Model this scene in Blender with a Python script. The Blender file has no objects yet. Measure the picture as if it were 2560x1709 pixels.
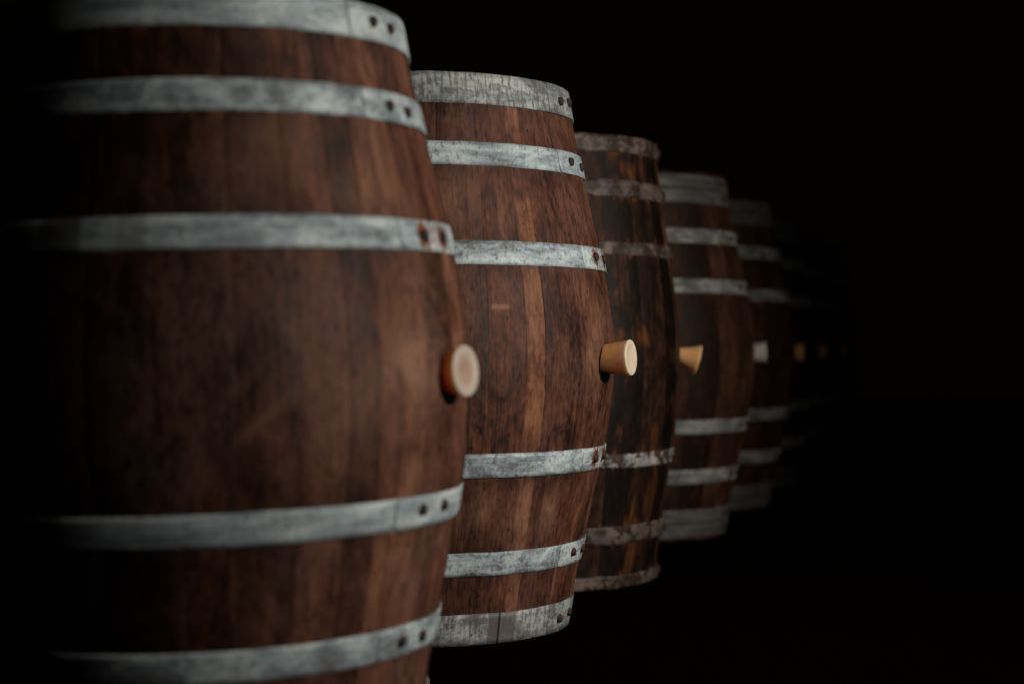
import bpy, bmesh, math, random
from mathutils import Vector, Matrix, noise
C = bpy.context.scene
COL = C.collection
R = math.radians
D2 = math.degrees

# ------------------------------------------------------------------ nodes
class NT:
    def __init__(s, name):
        s.m = bpy.data.materials.new(name); s.m.use_nodes = True
        s.t = s.m.node_tree; s.n = s.t.nodes; s.l = s.t.links
        s.n.clear()
        s.out = s.n.new('ShaderNodeOutputMaterial')
        s.p = s.n.new('ShaderNodeBsdfPrincipled')
        s.l.new(s.p.outputs[0], s.out.inputs[0])
    def put(s, sock, v):
        if isinstance(v, bpy.types.NodeSocket): s.l.new(v, sock)
        elif v is not None:
            if hasattr(sock.default_value, '__len__') and not hasattr(v, '__len__'):
                v = (v, v, v, 1)[:len(sock.default_value)]
            elif hasattr(sock.default_value, '__len__') and len(sock.default_value) == 4 and len(v) == 3:
                v = (*v, 1)
            sock.default_value = v
    def math(s, op, a, b=None, c=None, clamp=False):
        n = s.n.new('ShaderNodeMath'); n.operation = op; n.use_clamp = clamp
        s.put(n.inputs[0], a); s.put(n.inputs[1], b)
        if c is not None: s.put(n.inputs[2], c)
        return n.outputs[0]
    def uv(s, name='UVMap'):
        n = s.n.new('ShaderNodeUVMap'); n.uv_map = name; return n.outputs[0]
    def attr(s, name):
        n = s.n.new('ShaderNodeAttribute'); n.attribute_name = name
        return n
    def sep(s, v):
        n = s.n.new('ShaderNodeSeparateXYZ'); s.put(n.inputs[0], v); return n.outputs
    def comb(s, x, y, z):
        n = s.n.new('ShaderNodeCombineXYZ')
        for i, v in enumerate((x, y, z)): s.put(n.inputs[i], v)
        return n.outputs[0]
    def noise(s, vec, scale=1.0, detail=4, rough=.55, dist=0.0):
        n = s.n.new('ShaderNodeTexNoise'); s.put(n.inputs['Vector'], vec)
        n.inputs['Scale'].default_value = scale; n.inputs['Detail'].default_value = detail
        n.inputs['Roughness'].default_value = rough; n.inputs['Distortion'].default_value = dist
        return n.outputs['Fac']
    def ramp(s, f, a, b, lo=0., hi=1.):
        n = s.n.new('ShaderNodeMapRange'); n.interpolation_type = 'SMOOTHSTEP'
        s.put(n.inputs[0], f)
        for i, v in enumerate((a, b, lo, hi)): s.put(n.inputs[i+1], v)
        return n.outputs[0]
    def mix(s, f, a, b, mode='MIX'):
        n = s.n.new('ShaderNodeMix'); n.data_type = 'RGBA'; n.blend_type = mode; n.clamp_factor = True
        s.put(n.inputs[0], f); s.put(n.inputs[6], a); s.put(n.inputs[7], b)
        return n.outputs[2]
    def bump(s, h, dist, strength=1.0, prev=None):
        n = s.n.new('ShaderNodeBump'); s.put(n.inputs['Height'], h)
        n.inputs['Distance'].default_value = dist; n.inputs['Strength'].default_value = strength
        if prev: s.l.new(prev, n.inputs['Normal'])
        return n.outputs[0]

def wood_mat(name, seed, dark=(.014,.0055,.0032), mid=(.096,.033,.0170), light=(.20,.086,.046),
             orange=(.16,.052,.014), orange_amt=.35, grey_amt=.5, val=1.0, contrast=1.0, mott=1.0):
    m = NT(name)
    x, y, _ = m.sep(m.uv())[0:3]
    st = m.sep(m.uv('stave')); loc, rnd = st[0], st[1]
    off = m.math('MULTIPLY', rnd, 37.0)
    def vec(kx, ky, o=0.):
        return m.comb(m.math('MULTIPLY', x, kx), m.math('MULTIPLY', y, ky), m.math('ADD', off, seed*3.1+o))
    grain = m.noise(vec(330, 9), 1, 6, .65, .4)
    streak = m.noise(vec(70, 3.2, 5), 1, 5, .6, .8)
    blot = m.noise(m.comb(m.math('MULTIPLY', x, 1.7), y, m.math('ADD', m.math('MULTIPLY', off, .25), seed*1.7)), 10, 7, .68, .9)
    fine = m.noise(m.comb(m.math('MULTIPLY', x, 3.0), y, seed*2.3+4), 55, 5, .65)
    worn = m.noise(m.comb(m.math('MULTIPLY', x, 2.0), y, seed*5.3), 6.5, 4, .6, .5)
    v = m.math('ADD', m.math('MULTIPLY', grain, .22), m.math('MULTIPLY', streak, .26))
    v = m.math('ADD', v, m.math('MULTIPLY', blot, .56))
    v = m.math('ADD', v, m.math('MULTIPLY', fine, .30))
    v = m.math('ADD', v, m.math('MULTIPLY', m.math('SUBTRACT', rnd, .5), .16*contrast))
    t1 = m.ramp(v, .55, .74)
    t2 = m.ramp(v, .69, .86)
    c = m.mix(t1, dark, mid)
    c = m.mix(t2, c, light)
    mo = m.noise(m.comb(m.math('MULTIPLY', x, 2.6), y, m.math('ADD', m.math('MULTIPLY', off, .1), seed*4.4)), 19, 7, .74, .5)
    c = m.mix(m.math('MULTIPLY', m.ramp(mo, .50, .68), .72*mott), c, dark)
    st2 = m.noise(vec(150, 5, 9), 1, 5, .7, .3)
    c = m.mix(m.math('MULTIPLY', m.ramp(st2, .54, .70), .55*mott), c, tuple(k*1.3 for k in dark))
    # raw orange staves / worn places
    oz = m.math('MULTIPLY', m.ramp(worn, .52, .68), m.ramp(grain, .40, .65))
    c = m.mix(m.math('MULTIPLY', oz, orange_amt), c, orange)
    # greyish rose weathering film, with the wood's pinkish sheen put into the colour
    gz = m.noise(m.comb(m.math('MULTIPLY', x, 1.6), y, seed*7.7+2), 4.2, 5, .6, .6)
    gz = m.math('MULTIPLY', m.ramp(gz, .42, .66), m.ramp(fine, .30, .62))
    c = m.mix(m.math('MULTIPLY', gz, grey_amt), c, (.150, .070, .052))
    # dark specks and knots
    sp = m.noise(m.comb(m.math('MULTIPLY', x, 1.8), y, seed*9.1), 38, 3, .6)
    c = m.mix(m.ramp(sp, .66, .74), c, tuple(k*.7 for k in dark))
    # per stave tone
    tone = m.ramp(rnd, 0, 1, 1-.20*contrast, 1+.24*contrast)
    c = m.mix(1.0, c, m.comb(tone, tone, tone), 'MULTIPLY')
    # open joints filled with dirt
    d = m.math('MINIMUM', loc, m.math('SUBTRACT', 1.0, loc))
    jn = m.noise(m.comb(0., m.math('MULTIPLY', y, 14), off), 1, 3)
    c = m.mix(m.math('MULTIPLY', m.ramp(d, .03, .0), m.ramp(jn, .40, .66, .0, .7)), c, (.006,.003,.002))
    # rust bleeding out beside the hoops, scrapes, worn spots and painted glow
    at = m.attr('mask'); ac = m.n.new('ShaderNodeSeparateColor'); m.l.new(at.outputs['Color'], ac.inputs[0])
    rn = m.noise(m.comb(m.math('MULTIPLY', x, 60), m.math('MULTIPLY', y, 8), seed+1.), 1, 4)
    c = m.mix(m.math('MULTIPLY', m.math('MULTIPLY', ac.outputs[0], m.ramp(rn, .52, .70)), .7), c, (.30, .095, .028))
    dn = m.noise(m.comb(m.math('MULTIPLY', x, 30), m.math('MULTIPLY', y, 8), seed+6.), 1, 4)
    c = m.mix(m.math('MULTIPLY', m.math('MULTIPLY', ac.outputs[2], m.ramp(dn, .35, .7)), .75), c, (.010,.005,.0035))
    c = m.mix(m.math('MULTIPLY', ac.outputs[1], m.ramp(blot, .30, .60, .25, .95)), c, (.32, .165, .10))
    if val != 1: c = m.mix(1.0, c, (val, val, val), 'MULTIPLY')
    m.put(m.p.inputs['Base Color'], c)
    m.put(m.p.inputs['Roughness'], m.ramp(v, .45, .9, .50, .68))
    m.p.inputs['Specular IOR Level'].default_value = .14
    b = m.bump(m.math('ADD', m.math('MULTIPLY', grain, .5), m.math('MULTIPLY', streak, .8)), .0012, .7)
    b = m.bump(fine, .0010, .5, b)
    m.l.new(b, m.p.inputs['Normal'])
    return m.m

def zinc_mat(name, seed, base=(.40,.475,.51), dirt=(.085,.066,.058), amt=.85, thr=.50, rust_all=0., pits=.7, drips=.15):
    m = NT(name)
    x, y, _ = m.sep(m.uv())[0:3]
    at = m.attr('mask'); ac = m.n.new('ShaderNodeSeparateColor'); m.l.new(at.outputs['Color'], ac.inputs[0])
    rust, patch, hs = ac.outputs[0], ac.outputs[1], ac.outputs[2]
    z = m.math('ADD', m.math('MULTIPLY', hs, 50), seed)
    big = m.noise(m.comb(m.math('MULTIPLY', x, m.ramp(hs, 0, 1, .22, .60)), y, z), 30, 7, .68, .35)
    fin = m.noise(m.comb(x, y, m.math('ADD', z, 3.)), 170, 6, .7, .3)
    drip = m.noise(m.comb(m.math('MULTIPLY', x, 150), m.math('MULTIPLY', y, 22), z), 1, 4, .6, .6)
    brush = m.noise(m.comb(m.math('MULTIPLY', x, 7), m.math('MULTIPLY', y, 130), m.math('ADD', z, 8.)), 1, 4, .6, .3)
    v = m.math('ADD', m.math('MULTIPLY', big, .60), m.math('MULTIPLY', fin, .26))
    v = m.math('ADD', v, m.math('MULTIPLY', drip, .14 if drips > .3 else .05))
    v = m.math('ADD', v, .045 if drips < .3 else 0.)
    v = m.math('ADD', v, m.math('MULTIPLY', m.math('SUBTRACT', hs, .5), .10))
    f = m.ramp(v, thr-.05, thr+.09)
    c = m.mix(m.ramp(brush, .35, .68), tuple(k*.6 for k in base), base)
    c = m.mix(m.math('MULTIPLY', m.ramp(big, .57, .37), .75), c, (base[0]*1.75, base[1]*1.6, base[2]*1.42))
    c = m.mix(m.math('MULTIPLY', f, amt), c, dirt)
    c = m.mix(m.math('MULTIPLY', m.ramp(fin, .54, .66), .6), c, (.13,.12,.118))
    pit = m.noise(m.comb(m.math('MULTIPLY', x, 1.6), y, m.math('ADD', z, 21.)), 75, 6, .75, .2)
    c = m.mix(m.math('MULTIPLY', m.ramp(pit, .53, .66), .75*pits), c, (.075,.062,.056))
    c = m.mix(m.math('MULTIPLY', m.ramp(m.math('ADD', drip, m.math('MULTIPLY', pit, .4)), .68, .82), drips), c, (.10,.085,.080))
    c = m.mix(m.math('MULTIPLY', m.ramp(patch, 0, .5), m.ramp(fin, .3, .6, .95, .7)), c, (.10,.086,.078))
    c = m.mix(m.ramp(patch, .8, 1.), c, (.012,.009,.007))
    # rust
    rf = m.math('ADD', m.math('MULTIPLY', rust, 1.2), m.math('MULTIPLY', m.math('SUBTRACT', fin, .5), 2.6))
    rf = m.math('ADD', rf, m.math('MULTIPLY', m.math('SUBTRACT', drip, .5), .9))
    rf = m.ramp(rf, .42, .72)
    rc = m.mix(m.ramp(fin, .42, .60), (.035,.013,.007), (.23,.072,.024))
    c = m.mix(rf, c, rc)
    if rust_all:
        r2 = m.noise(m.comb(m.math('MULTIPLY', x, .9), y, m.math('ADD', z, 11.)), 26, 7, .72, .25)
        c = m.mix(m.math('MULTIPLY', m.ramp(r2, *((.50, .55) if 'flaking' in name else (.44, .56))), rust_all), c, (.026,.0125,.008))
        c = m.mix(m.math('MULTIPLY', m.ramp(r2, .60, .68), .7), c, (.17,.062,.026))
    m.put(m.p.inputs['Base Color'], c)
    m.put(m.p.inputs['Metallic'], m.math('MULTIPLY', m.math('SUBTRACT', 1.0, m.math('MAXIMUM', f, rf)), .06))
    m.put(m.p.inputs['Roughness'], m.ramp(v, .4, .7, .52, .76)
           )
    m.put(m.p.inputs['Specular IOR Level'], .3)
    b = m.bump(m.math('ADD', m.math('MULTIPLY', big, 1.), m.math('MULTIPLY', fin, .35)), .0022, .55)
    m.l.new(b, m.p.inputs['Normal'])
    return m.m

def rivet_mat():
    m = NT('rusty_iron')
    g = m.n.new('ShaderNodeTexCoord').outputs['Object']
    n1 = m.noise(g, 140, 5, .6)
    c = m.mix(m.ramp(n1, .45, .62), (.022,.012,.009), (.085,.030,.013))
    m.put(m.p.inputs['Base Color'], c); m.p.inputs['Roughness'].default_value = .75
    m.p.inputs['Metallic'].default_value = .2
    m.l.new(m.bump(n1, .002, .6), m.p.inputs['Normal'])
    return m.m

def silicone(name, col, sss=.35, face=(.40,.35,.30), f0=.030, f1=.052, core=None):
    m = NT(name)
    g = m.n.new('ShaderNodeTexCoord').outputs['Object']
    n1 = m.noise(g, 60, 4, .6); n2 = m.noise(g, 22, 4, .6, .5)
    c = m.mix(m.ramp(n1, .5, .72), col, tuple(k*.72 for k in col))
    z = m.sep(g)[2]
    # the plug is cleaner and paler towards its outer face, grubby where fingers hold it
    c = m.mix(m.ramp(z, f0, f1), c, face)
    c = m.mix(m.math('MULTIPLY', m.ramp(n2, .46, .64), .4), c, tuple(k*.6 for k in col))
    if core:
        q = m.sep(g); rad = m.math('SQRT', m.math('ADD', m.math('MULTIPLY', q[0], q[0]), m.math('MULTIPLY', q[1], q[1])))
        c = m.mix(m.math('MULTIPLY', m.math('MULTIPLY', m.ramp(rad, .024, .012), m.ramp(z, f0, f1)), m.ramp(n2, .25, .55, .5, .9)), c, core)
    m.put(m.p.inputs['Base Color'], c)
    m.p.inputs['Roughness'].default_value = .42
    m.p.inputs['Subsurface Weight'].default_value = sss
    m.p.inputs['Subsurface Scale'].default_value = .022
    m.p.inputs['Subsurface Radius'].default_value = (1.0, .80, .55)
    m.l.new(m.bump(n1, .0008, .5), m.p.inputs['Normal'])
    return m.m

def plain(name, col, rough=.9, spec=.2):
    m = NT(name)
    g = m.n.new('ShaderNodeTexCoord').outputs['Object']
    n = m.noise(g, 40, 5, .6)
    m.put(m.p.inputs['Base Color'], m.mix(n, tuple(k*.6 for k in col), tuple(k*1.4 for k in col)))
    m.p.inputs['Roughness'].default_value = rough
    m.p.inputs['Specular IOR Level'].default_value = spec
    return m.m

# ------------------------------------------------------------------ helpers
def link(name, me, mat=None, parent=None):
    o = bpy.data.objects.new(name, me); COL.objects.link(o)
    if mat: me.materials.append(mat)
    if parent: o.parent = parent
    return o
def smooth(me, on=True):
    for p in me.polygons: p.use_smooth = on
def prof(h, H, rb, rh):
    f = lambda q: q*q/(1+5.04*q*q)
    return rb - (rb-rh)*f(h)/f(H/2)
def pol(r, a, z): return Vector((r*math.sin(a), -r*math.cos(a), z))

def body_mesh(P):
    """closed shell of staves; z measured from the middle of the barrel"""
    H, rb, rh = P['H'], P['rb'], P['rh']
    rng = random.Random(P['seed'])
    edges = list(P.get('staves', []))
    a = (edges[-1] if edges else rng.uniform(0, 8))
    start = edges[0] if edges else a
    if not edges: edges = [a]
    while True:
        a += rng.uniform(9, 17)
        if a > start+360-7: break
        edges.append(a)
    edges.append(start+360)
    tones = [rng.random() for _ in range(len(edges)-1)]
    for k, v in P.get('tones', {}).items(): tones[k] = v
    cols = []    # (angle, loc, stave)
    for i in range(len(edges)-1):
        e0, e1 = edges[i], edges[i+1]
        for l in (0., .035, .11, .2, .3, .4, .5, .6, .7, .8, .89, .965):
            cols.append((e0+(e1-e0)*l, l, i))
    n = len(cols)
    rows = P['rows']
    zs = [-H/2 + H*j/rows for j in range(rows+1)]
    verts = []; mask = []
    hoops = P['hoops']
    up = [rng.uniform(-.0005, .0005) for _ in tones]
    def masks(ang, z):
        rr = dk = 0
        for h in hoops:
            for e, s in ((h[0], -1), (h[1], 1)):
                if abs(e) > H/2-.02: continue
                d = (z-e)*s
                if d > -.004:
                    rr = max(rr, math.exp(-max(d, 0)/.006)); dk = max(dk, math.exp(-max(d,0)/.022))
        sc = 0
        for (sa, sz, wa, wz) in P.get('scrapes', []):
            if abs(ang-sa) < wa and abs(z-sz) < wz: sc = .55
        for (sa, sz, wa, wz, am) in P.get('worn', []):
            sc = max(sc, am*math.exp(-((ang-sa)/wa)**2-((z-sz)/wz)**2))
        for (a0, z0, a1, z1, wd, am) in P.get('scratch', []):
            k = .35/57.3; px, py = (ang-a0)*k, z-z0; qx, qy = (a1-a0)*k, z1-z0
            t = max(0, min(1, (px*qx+py*qy)/(qx*qx+qy*qy)))
            dd = math.hypot(px-t*qx, py-t*qy)
            sc = max(sc, am*math.exp(-(dd/wd)**2))
        return (rr, sc, dk, 1)
    for z in zs:
        for (ang, l, i) in cols:
            a = R(ang)
            r = prof(z, H, rb, rh)
            g = -.0007 if l == 0 else (-.0002 if l in (.035, .965) else 0)
            flat = -.0006*abs(2*l-1)**2
            nz = noise.noise(Vector((math.sin(a)*3, math.cos(a)*3, z*4+P['seed'])))*.0016
            nz += noise.noise(Vector((ang*.3, z*9, P['seed']*1.3)))*.0006
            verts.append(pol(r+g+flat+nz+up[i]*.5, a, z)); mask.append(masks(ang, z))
    m0 = len(verts)
    inner = [(rh-.030, H/2), (rh-.036, H/2-.028), (.001, H/2-.028)]
    for s in (1, -1):
        for (r, z) in inner:
            for (ang, l, i) in cols:
                verts.append(pol(r, R(ang), z*s)); mask.append((0,0,0,1))
    faces = []; info = []
    def ring(b0, b1, flip, zz):
        for k in range(n):
            k2 = (k+1) % n
            f = (b0+k, b0+k2, b1+k2, b1+k)
            faces.append(f if not flip else f[::-1]); info.append((k, zz))
    for j in range(rows): ring(j*n, (j+1)*n, False, j)
    top = rows*n
    ring(top, m0, False, None); ring(m0, m0+n, False, None); ring(m0+n, m0+2*n, False, None)
    faces.append(tuple(m0+2*n+k for k in range(n))); info.append((0, None))
    b = m0+3*n
    ring(0, b, True, None); ring(b, b+n, True, None); ring(b+n, b+2*n, True, None)
    faces.append(tuple(b+2*n+k for k in range(n))[::-1]); info.append((0, None))
    me = bpy.data.meshes.new('staves'); me.from_pydata([tuple(v) for v in verts], [], faces)
    uv = me.uv_layers.new(name='UVMap'); sv = me.uv_layers.new(name='stave')
    for p, (k, j) in zip(me.polygons, info):
        ang, l, i = cols[k]
        a2, l2, _ = cols[(k+1) % n]
        if l2 == 0: l2 = 1.; a2 = edges[i+1]
        for li in p.loop_indices:
            vi = me.loops[li].vertex_index
            c = vi % n if vi < m0 else (vi-m0) % n
            right = (c == (k+1) % n)
            z = me.vertices[vi].co.z
            uv.data[li].uv = (R(a2 if right else ang)*rb, z)
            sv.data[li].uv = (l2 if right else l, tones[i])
    ca = me.attributes.new('mask', 'FLOAT_COLOR', 'POINT')
    ca.data.foreach_set('color', [c for q in mask for c in q])
    smooth(me)
    return me

def hoop_mesh(P, h, idx):
    """one riveted iron band, its ends lapped: strip longer than one turn"""
    H, rb, rh = P['H'], P['rb'], P['rh']
    z0, z1 = max(h[0], -H/2-.0004), min(h[1], H/2+.0004)
    lap = P['lap'] + P.get('lapvar', {}).get(idx, 0)       # first rivet (deg)
    end = lap-9; over = 28
    n = 640 if P.get('patch') else 200; rows = 6
    sd = P['seed']*7+idx*3.3
    th = .0022
    rusty = P.get('rusty', 0)
    out = []
    for k in range(n+1):
        t = k/n*(360+over)
        ang = end + t if True else 0
        # the outer layer is the beginning of the strip
        lift = .0015*(1-min(1, max(0, (t-over+2)/8))) if t < over+8 else 0
        ring = []
        tv = t if t < 180 else t-360
        e0 = noise.noise(Vector((tv*.12, sd, 0)))*(.0009+rusty*.0017)
        e1 = noise.noise(Vector((tv*.12, sd, 7)))*(.0009+rusty*.0016)
        if t < 4: e0 += .0015*(1-t/4)**2; e1 -= .0015*(1-t/4)**2
        for j in range(rows+1):
            f = j/rows
            z = z0+e0 + (z1+e1-z0-e0)*f
            wob = noise.noise(Vector((tv*.05, f*1.2, sd)))*(.0010+rusty*.0006)
            rr = prof(z, H, rb, rh)+.0024+lift+wob
            # cupped edges
            rr -= .0006*abs(2*f-1)**3
            ring.append((rr, R(ang), z))
        out.append(ring)
    verts = []; mask = []
    rv = P['rivets'].get(idx, 0)
    rj = random.Random(int(sd*10)); rvs = [(lap+rj.uniform(-.8,.8), (z0+z1)/2+rj.uniform(-.003,.003)), (lap+P.get('rsp', 10)+rj.uniform(-1,1), (z0+z1)/2+rj.uniform(-.003,.003))]
    for ring in out:
        for off in (0, -th):
            for (rr, a, z) in ring:
                verts.append(pol(rr+off, a, z))
                ang = D2(a)
                ru = 0
                for (ra, rz) in rvs:
                    dd = math.hypot(((ang-ra+180) % 360-180)/3.4, (z-rz)/.020)
                    ru = max(ru, rv*math.exp(-dd*dd))
                am = (ang+180) % 360-180
                ru = max(ru, rv*.40*math.exp(-((am-lap-P.get('rsp', 10)*.5)/5.5)**4)) if rv > .8 else ru
                pt = 0
                for (a0, a1, ii, s) in P.get('patch', []):
                    if ii == idx and a0 <= am <= a1: pt = max(pt, s)
                mask.append((ru, pt, (math.sin(sd*12.9)*43758.5) % 1.0, 1))
    w = rows+1; st = 2*w
    faces = []
    for k in range(n):
        a, b = k*st, (k+1)*st
        for j in range(rows):
            faces.append((a+j, b+j, b+j+1, a+j+1))
            faces.append((a+w+j, a+w+j+1, b+w+j+1, b+w+j))
        faces.append((a, a+w, b+w, b)); faces.append((a+rows, b+rows, b+w+rows, a+w+rows))
    for a, fl in ((0, 0), (n*st, 1)):
        for j in range(rows):
            f = (a+j, a+j+1, a+w+j+1, a+w+j); faces.append(f[::-1] if fl else f)
    me = bpy.data.meshes.new('hoop'); me.from_pydata([tuple(v) for v in verts], [], faces)
    uv = me.uv_layers.new(name='UVMap')
    angs = [ring[0][1] for ring in out]
    for l in me.loops:
        uv.data[l.index].uv = (angs[l.vertex_index//st]*rb, me.vertices[l.vertex_index].co.z)
    ca = me.attributes.new('mask', 'FLOAT_COLOR', 'POINT')
    ca.data.foreach_set('color', [c for q in mask for c in q])
    smooth(me)
    for e in me.edges: pass
    return me, rvs

def lathe(prf, n=40, cap0=True, cap1=True):
    bm = bmesh.new(); rings = []
    for (r, z) in prf:
        rings.append([bm.verts.new((r*math.cos(2*math.pi*k/n), r*math.sin(2*math.pi*k/n), z)) for k in range(n)])
    for a, b in zip(rings, rings[1:]):
        for k in range(n):
            bm.faces.new((a[k], a[(k+1)%n], b[(k+1)%n], b[k]))
    if cap0: bm.faces.new(rings[0][::-1])
    if cap1: bm.faces.new(rings[-1])
    me = bpy.data.meshes.new('lathe'); bm.to_mesh(me); bm.free(); smooth(me)
    return me

def axis_matrix(pos, a, tilt_cam=0, tilt_up=0):
    """z axis of the part points out of the barrel at angle a, tilted"""
    n = pol(1, a-R(tilt_cam), math.tan(R(tilt_up))).normalized()
    q = n.to_track_quat('Z', 'Y')
    return Matrix.Translation(pos) @ q.to_matrix().to_4x4()

MAT = {}
MAT['rivet'] = rivet_mat()
MAT['char'] = plain('charred_oak', (.0045,.003,.002), .95, .1)
MAT['head'] = wood_mat('barrel_head_oak', 77)

def barrel(P):
    H = P['H']
    root = bpy.data.objects.new('wine_barrel', None); COL.objects.link(root)
    root.empty_display_size = .3
    root.location = (P['x'], P['y'], P.get('z', 0)); root.rotation_euler = (0, -R(P.get('lean', 0)), 0)
    root['label'] = P['label']; root['category'] = 'barrel'; root['group'] = 'oak wine barrels standing in a row'
    mid = H/2
    # body with a real bung hole
    me = body_mesh(P); me.materials.append(P['wood'])
    body = link('staves', me, None, root); body.location = (0, 0, mid)
    a = R(P['bung_a']); zb = P.get('bung_z', 0)
    r0 = prof(zb, H, P['rb'], P['rh'])
    holer = P.get('hole', .034); hz = zb-P.get('hole_drop', .009)
    if P.get('cut', True):
        cut = link('cutter', lathe([(holer, -.05), (holer, .05)]), None)
        cut.parent = root; cut.matrix_local = Matrix.Translation((0, 0, mid)) @ axis_matrix(pol(r0, a, hz), a)
        md = body.modifiers.new('b', 'BOOLEAN'); md.operation = 'DIFFERENCE'; md.object = cut; md.solver = 'EXACT'
        bpy.context.view_layer.update()
        dg = bpy.context.evaluated_depsgraph_get()
        nm = bpy.data.meshes.new_from_object(body.evaluated_get(dg), preserve_all_data_layers=True, depsgraph=dg)
        body.modifiers.clear(); body.data = nm
        bpy.data.objects.remove(cut)
        hl = link('bung_hole', lathe([(holer+.0006, .0006), (holer-.0035, .0012), (holer-.005, -.004), (holer-.006, -.044)], 40, False, True), MAT['char'], root)
        # follow the curved flank: drop each rim vertex onto the barrel surface
        M = axis_matrix(pol(r0, a, hz), a)
        for i, v in enumerate(hl.data.vertices):
            p = M @ v.co
            if i < 120:
                rr = math.hypot(p.x, p.y); want = prof(p.z, H, P['rb'], P['rh'])
                d = (.0012, .0010, -.004)[i//40]
                k = (want+d)/rr; p.x *= k; p.y *= k
            v.co = M.inverted() @ p
        hl.matrix_local = Matrix.Translation((0, 0, mid)) @ M
    # bung
    bp = P['bung']
    bl = link('bung', lathe(bp['prof'], 48), bp['mat'], root)
    bl.matrix_local = Matrix.Translation((0, 0, mid)) @ axis_matrix(pol(r0-.004, a, zb), a, bp.get('cam', 0), bp.get('up', 0))
    bl['label'] = bp['label']
    for i, h in enumerate(P['hoops']):
        hm, rvs = hoop_mesh(P, h, i)
        ho = link('hoop', hm, P['hoopmat'][i] if isinstance(P['hoopmat'], list) else P['hoopmat'], root)
        ho.location = (0, 0, mid)
        for (ra, rz) in rvs:
            rr = .0078 if not P.get('rusty') else .010
            rm = lathe([(rr, -.002), (rr, .0012), (rr*.85, .0034), (rr*.5, .0046), (.0008, .005)], 18)
            ri = link('rivet', rm, MAT['rivet'], ho)
            ri.matrix_local = axis_matrix(pol(prof(rz, H, P['rb'], P['rh'])+.0050, R(ra), rz), R(ra))
    for s, nm in ((1, 'barrel_head'),):
        hd = link(nm, lathe([(P['rh']-.0375, 0), (P['rh']-.0375, .006)], 64), MAT['head'], root)
        hd.location = (0, 0, H-.027)
        smooth(hd.data, False)
        u = hd.data.uv_layers.new(name='UVMap'); s2 = hd.data.uv_layers.new(name='stave')
        for l in hd.data.loops:
            v = hd.data.vertices[l.vertex_index].co; u.data[l.index].uv = (v.x, v.y); s2.data[l.index].uv = (.5, .5)
    return root

def sym(l):
    return [(-b, -a) for (a, b) in l][::1] + list(l)

# ------------------------------------------------------------------ bungs
amber = (.86, .43, .17)
s_amber = silicone('amber_silicone', amber, .55, (.70,.56,.42))
s_cream = silicone('cream_silicone', (.92, .55, .20), .85, (.56, .46, .37), .017, .028, (.42, .26, .18))
s_flare = silicone('orange_silicone', (.85, .46, .20), .5, (.85, .46, .20))
s_white = silicone('white_silicone', (.74, .66, .56), .2, (.74, .72, .66))
def plug(r0, r1, L, deep=.03):
    return [(r0*.9, -deep), (r0, 0), (r0+(r1-r0)*.5, L*.5), (r1-.0006, L-.004), (r1, L-.002), (r1-.001, L-.0003), (r1-.003, L), (r1*.72, L-.0006), (r1*.66, L-.0016), (.001, L-.0016)]

Z6 = sym([(.155,.195), (.321,.361), (.426,.4790)])
Z8 = sym([(.160,.196), (.288,.325), (.391,.4285), (.4305,.4655)])
Z3 = [(-.483,-.4555), (-.3875,-.3485), (-.2235,-.1935), (.2255,.254), (.3495,.3875), (.4465,.483)]

zinc1 = zinc_mat('galvanised_band_clean', 3.1, thr=.54, amt=.7, pits=.5)
zinc2 = zinc_mat('galvanised_band_mottled', 9.4, base=(.36,.43,.465), thr=.53, amt=.85, pits=1.1)
zinc2b = zinc_mat('galvanised_band_stained', 15.4, base=(.28,.315,.325), thr=.51, amt=.85, pits=1.2, drips=.7)
zinc3 = zinc_mat('rusted_band', 21.7, base=(.125,.092,.075), thr=.50, amt=.9, rust_all=.95)
zinc3b = zinc_mat('flaking_pale_band', 25.1, base=(.42,.40,.385), thr=.58, amt=.8, rust_all=.95, pits=.9)
zinc4 = zinc_mat('dull_band', 31.2, base=(.28,.285,.29), thr=.54, amt=.7)
zinc4b = zinc_mat('dull_grey_band', 35.2, base=(.115,.11,.108), thr=.52, amt=.6)

wood1 = wood_mat('oak_shade_toned', 1.3, contrast=1.5, grey_amt=.72, orange_amt=.35, mott=.5)
wood2 = wood_mat('oak_weathered', 4.9, grey_amt=.50, orange_amt=.6, mott=.7)
wood3 = wood_mat('oak_dark_wet', 8.2, dark=(.006,.003,.0022), mid=(.032,.0115,.006), light=(.10,.036,.014),
                 orange=(.27,.088,.018), orange_amt=.8, grey_amt=.06, contrast=2.0)
wood4 = wood_mat('oak_brown', 12.6, grey_amt=.12, orange_amt=.3, mid=(.040,.015,.008), light=(.095,.038,.02))

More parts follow.
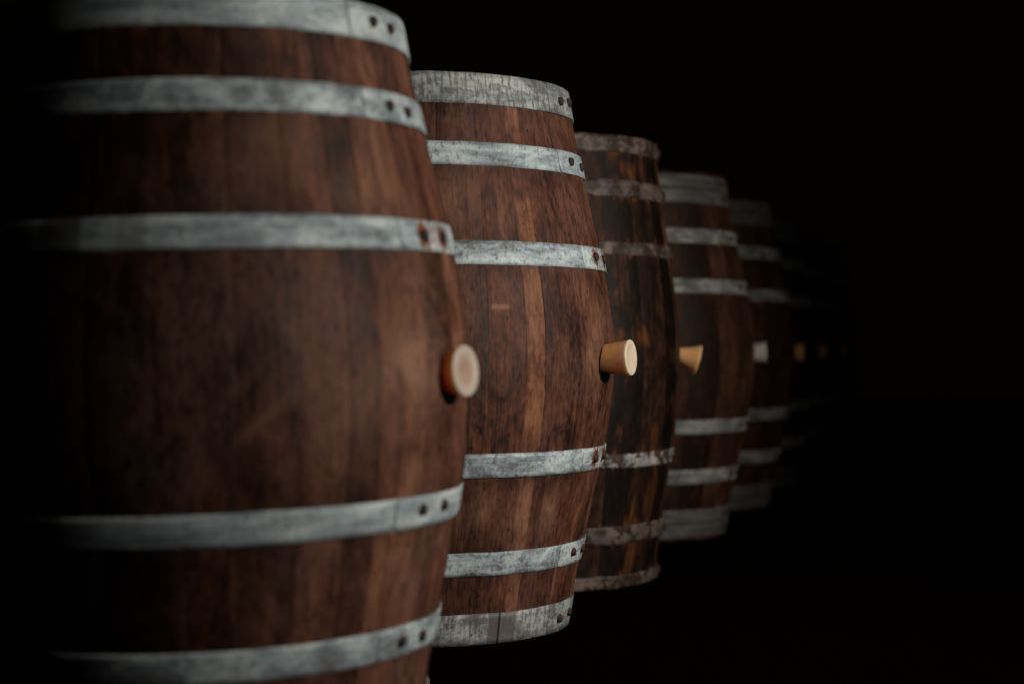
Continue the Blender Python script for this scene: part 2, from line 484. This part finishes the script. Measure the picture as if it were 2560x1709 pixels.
BL = [
 dict(x=-.406, y=2.285, z=-.0155, lean=1.7, H=.948, rb=.363, rh=.283, seed=11, rows=200, wood=wood1, hoops=Z6,
      staves=[-34,-22,-12,1,16,28,38.5,46.5,60,72,83], tones={0:.0,1:.1,2:.05,3:.3,4:.35,5:.6,6:.4,7:.75,8:.45,9:.7,10:.4},  # left staves darker: fade into shade put into the tones, with some dirt
      worn=[(54,.012,8,.05,.95),(58,.20,7,.12,.3),(60,-.25,7,.14,.35),(62,-.005,6,.03,.5),(45,-.03,9,.06,.3),(30,.28,9,.05,.3),(44,.22,8,.03,.25)],  # worn pale spots, plus the lit glow beside the bung painted in
      patch=[(-22,-13,3,.45),(-6,0,3,.25),(-26,-19,0,.4)],
      scratch=[(28,-.008,17,-.068,.008,.26),(24,.10,29,.03,.009,.22),(29,.03,30,-.01,.009,.22)],
      lap=60.5, rsp=9.5, lapvar={0:0,1:0,2:0,3:4,4:0,5:0}, rivets={3:1.0, 2:.45, 1:.3, 5:.4, 4:.1, 0:.3},
      hoopmat=zinc1, bung_a=69.5, bung_z=-.001,
      bung=dict(prof=plug(.027,.0335,.029), mat=s_cream, cam=7, up=3, label='large cream bung pushed in deep, face turned to the front'),
      label='nearest and largest oak barrel, blurred, with pale zinc hoops, a cream bung facing front'),
 dict(x=-.165, y=3.045, H=.958, rb=.351, rh=.2655, seed=23, rows=240, wood=wood2, hoops=Z6,
      staves=[-8,8,21.5,33,39.2,56.5,66,77,88], tones={0:.5,1:.4,2:.55,3:.98,4:.42,5:.62,6:.45,7:.6},
      scrapes=[(25.3,.087,2.6,.0042)], worn=[(64,.06,5,.05,.4),(47,-.262,4,.035,.6),(60,.0,5,.04,.3),(19,-.25,8,.03,.3),(14,.27,8,.05,.35),(36,-.27,3,.04,.4)],
      patch=[(27.2,38.6,2,.5),(31.0,31.9,2,1)],
      lap=65.5, rsp=10.5, lapvar={3:3,0:3,2:0}, rivets={3:.9, 0:1.05, 4:.05, 5:.1, 1:.1, 2:.1},
      hoopmat=[zinc2,zinc2,zinc2b,zinc2,zinc2,zinc2b], bung_a=69.5, bung_z=-.001,
      bung=dict(prof=plug(.025,.0315,.052), mat=s_amber, cam=2, up=3, label='long amber bung sticking out, flat pale face'),
      label='sharpest barrel in the row, weathered oak with mottled zinc hoops and a long amber bung'),
 dict(x=.048, y=3.78, z=-.017, H=.967, rb=.330, rh=.275, seed=37, rows=180, wood=wood3, hoops=Z3, rusty=1,
      lap=84, rsp=9, rivets={i:.5 for i in range(6)}, hoopmat=[zinc3,zinc3,zinc3b,zinc3,zinc3,zinc3], bung_a=88, bung_z=.014, hole_drop=.004, hole=.028,
      bung=dict(prof=[(.015,-.03),(.016,0),(.0200,.012),(.0245,.025),(.0300,.038),(.0335,.0455),(.0338,.0475),(.032,.048),(.001,.0465)],
                mat=s_flare, cam=-3, up=-15, label='orange bung flared like a trumpet'),
      label='dark narrow oak barrel with crusty rusted hoops and bare orange patches'),
 dict(x=.300, y=4.50, H=.946, rb=.350, rh=.270, seed=41, rows=140, wood=wood4, hoops=Z8,
      lap=62, rsp=9, rivets={i:.2 for i in range(8)}, hoopmat=[zinc4,zinc4,zinc4b,zinc4b,zinc4,zinc4,zinc4b,zinc4b], bung_a=87, bung_z=.008, cut=False,
      bung=dict(prof=plug(.024,.0285,.036), mat=s_white, cam=3, up=2, label='short white bung'),
      label='dim barrel just beyond the rusty-hooped one, dull grey hoops and a short white bung'),
]
far = [(.536,5.25), (.745,6.0), (.975,6.75), (1.205,7.5)]
fl = ['dark blurred barrel directly behind the white-bunged one, its own bung small and tan',
      'sixth barrel from the front, almost lost in darkness with a brownish bung',
      'seventh barrel from the front, a faint trace in the dark second from the far end',
      'farthest barrel at the dark far end of the row']
fb = ['small tan bung', 'dim brown bung', 'barely visible bung', 'barely visible bung']
for k, (x, y) in enumerate(far):
    BL.append(dict(x=x, y=y, H=.944, rb=.350, rh=.269, seed=51+k*7, rows=90, wood=wood4, hoops=Z8,
      lap=66+k, rsp=9, rivets={i:.2 for i in range(8)}, hoopmat=[zinc4,zinc4,zinc4b,zinc4b,zinc4,zinc4,zinc4b,zinc4b],
      bung_a=88, bung_z=.006, cut=False,
      bung=dict(prof=plug(.024,.031,.030+.006*(k==1)), mat=s_amber, cam=2, up=0, label=fb[k]),
      label=fl[k]))
for P in BL: barrel(P)

# ------------------------------------------------------------------ floor
fm = NT('black_floor')
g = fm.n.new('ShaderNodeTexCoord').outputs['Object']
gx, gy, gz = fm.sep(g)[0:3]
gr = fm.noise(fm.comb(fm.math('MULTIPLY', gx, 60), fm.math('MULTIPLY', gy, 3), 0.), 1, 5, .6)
fm.put(fm.p.inputs['Base Color'], fm.mix(gr, (.0014,.0007,.0003), (.0042,.0018,.0007)))  # near-black base colour over the whole floor
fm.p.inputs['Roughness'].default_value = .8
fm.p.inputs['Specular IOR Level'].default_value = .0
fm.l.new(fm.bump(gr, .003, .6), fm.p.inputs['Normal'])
bm = bmesh.new()
NX, NY = 150, 170
gv = [[bm.verts.new((-6+15*i/NX, -1+17*j/NY, 0)) for i in range(NX+1)] for j in range(NY+1)]
for row in gv:
    for v in row:
        # worn hollows where two of the barrels stand a little lower
        z = 0
        for (cx, cy, dz) in ((-.406, 2.285, .0155), (.048, 3.78, .017)):
            z -= dz*1.02*min(1, max(0, (.62-math.hypot(v.co.x-cx, v.co.y-cy))/.28))
        v.co.z = z - .0004
for j in range(NY):
    for i in range(NX): bm.faces.new((gv[j][i], gv[j][i+1], gv[j+1][i+1], gv[j+1][i]))
me = bpy.data.meshes.new('floor'); bm.to_mesh(me); bm.free()
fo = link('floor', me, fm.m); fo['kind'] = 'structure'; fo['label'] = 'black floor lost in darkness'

# ------------------------------------------------------------------ light
def spot(name, loc, target, power, col, size, angle, blend):
    l = bpy.data.lights.new(name, 'SPOT'); l.energy = power; l.color = col
    l.shadow_soft_size = size; l.spot_size = R(angle); l.spot_blend = blend
    o = bpy.data.objects.new(name, l); COL.objects.link(o); o.location = loc
    o.rotation_euler = (Vector(target)-Vector(loc)).to_track_quat('-Z', 'Y').to_euler()
    return o
spot('key_lamp', (1.95, 1.56, 1.15), (.24, 2.78, .62), 262, (1.0, .965, .895), .80, 78, 1.0)
spot('far_fill_light', (1.95, 1.53, 1.25), (.60, 5.0, .50), 5.5, (1.0, .95, .90), .30, 52, 1.0)  # added unseen fill spot, only there to lift the far barrels

w = bpy.data.worlds.new('World'); C.world = w; w.use_nodes = True
bg = w.node_tree.nodes['Background']
bg.inputs[0].default_value = (.0009, .0006, .0001, 1); bg.inputs[1].default_value = 1.0

# ------------------------------------------------------------------ camera
cd = bpy.data.cameras.new('camera'); cam = bpy.data.objects.new('camera', cd); COL.objects.link(cam)
cd.sensor_width = 36; cd.lens = 58.7; cd.clip_end = 200; cd.clip_start = .05
cam.location = (0, 0, .503); cam.rotation_euler = (R(90.09), 0, 0)
cd.dof.use_dof = True; cd.dof.focus_distance = 2.90; cd.dof.aperture_fstop = 2.0
C.camera = cam
C.view_settings.view_transform = 'Standard'; C.view_settings.look = 'None'
C.view_settings.exposure = 0; C.view_settings.gamma = 1
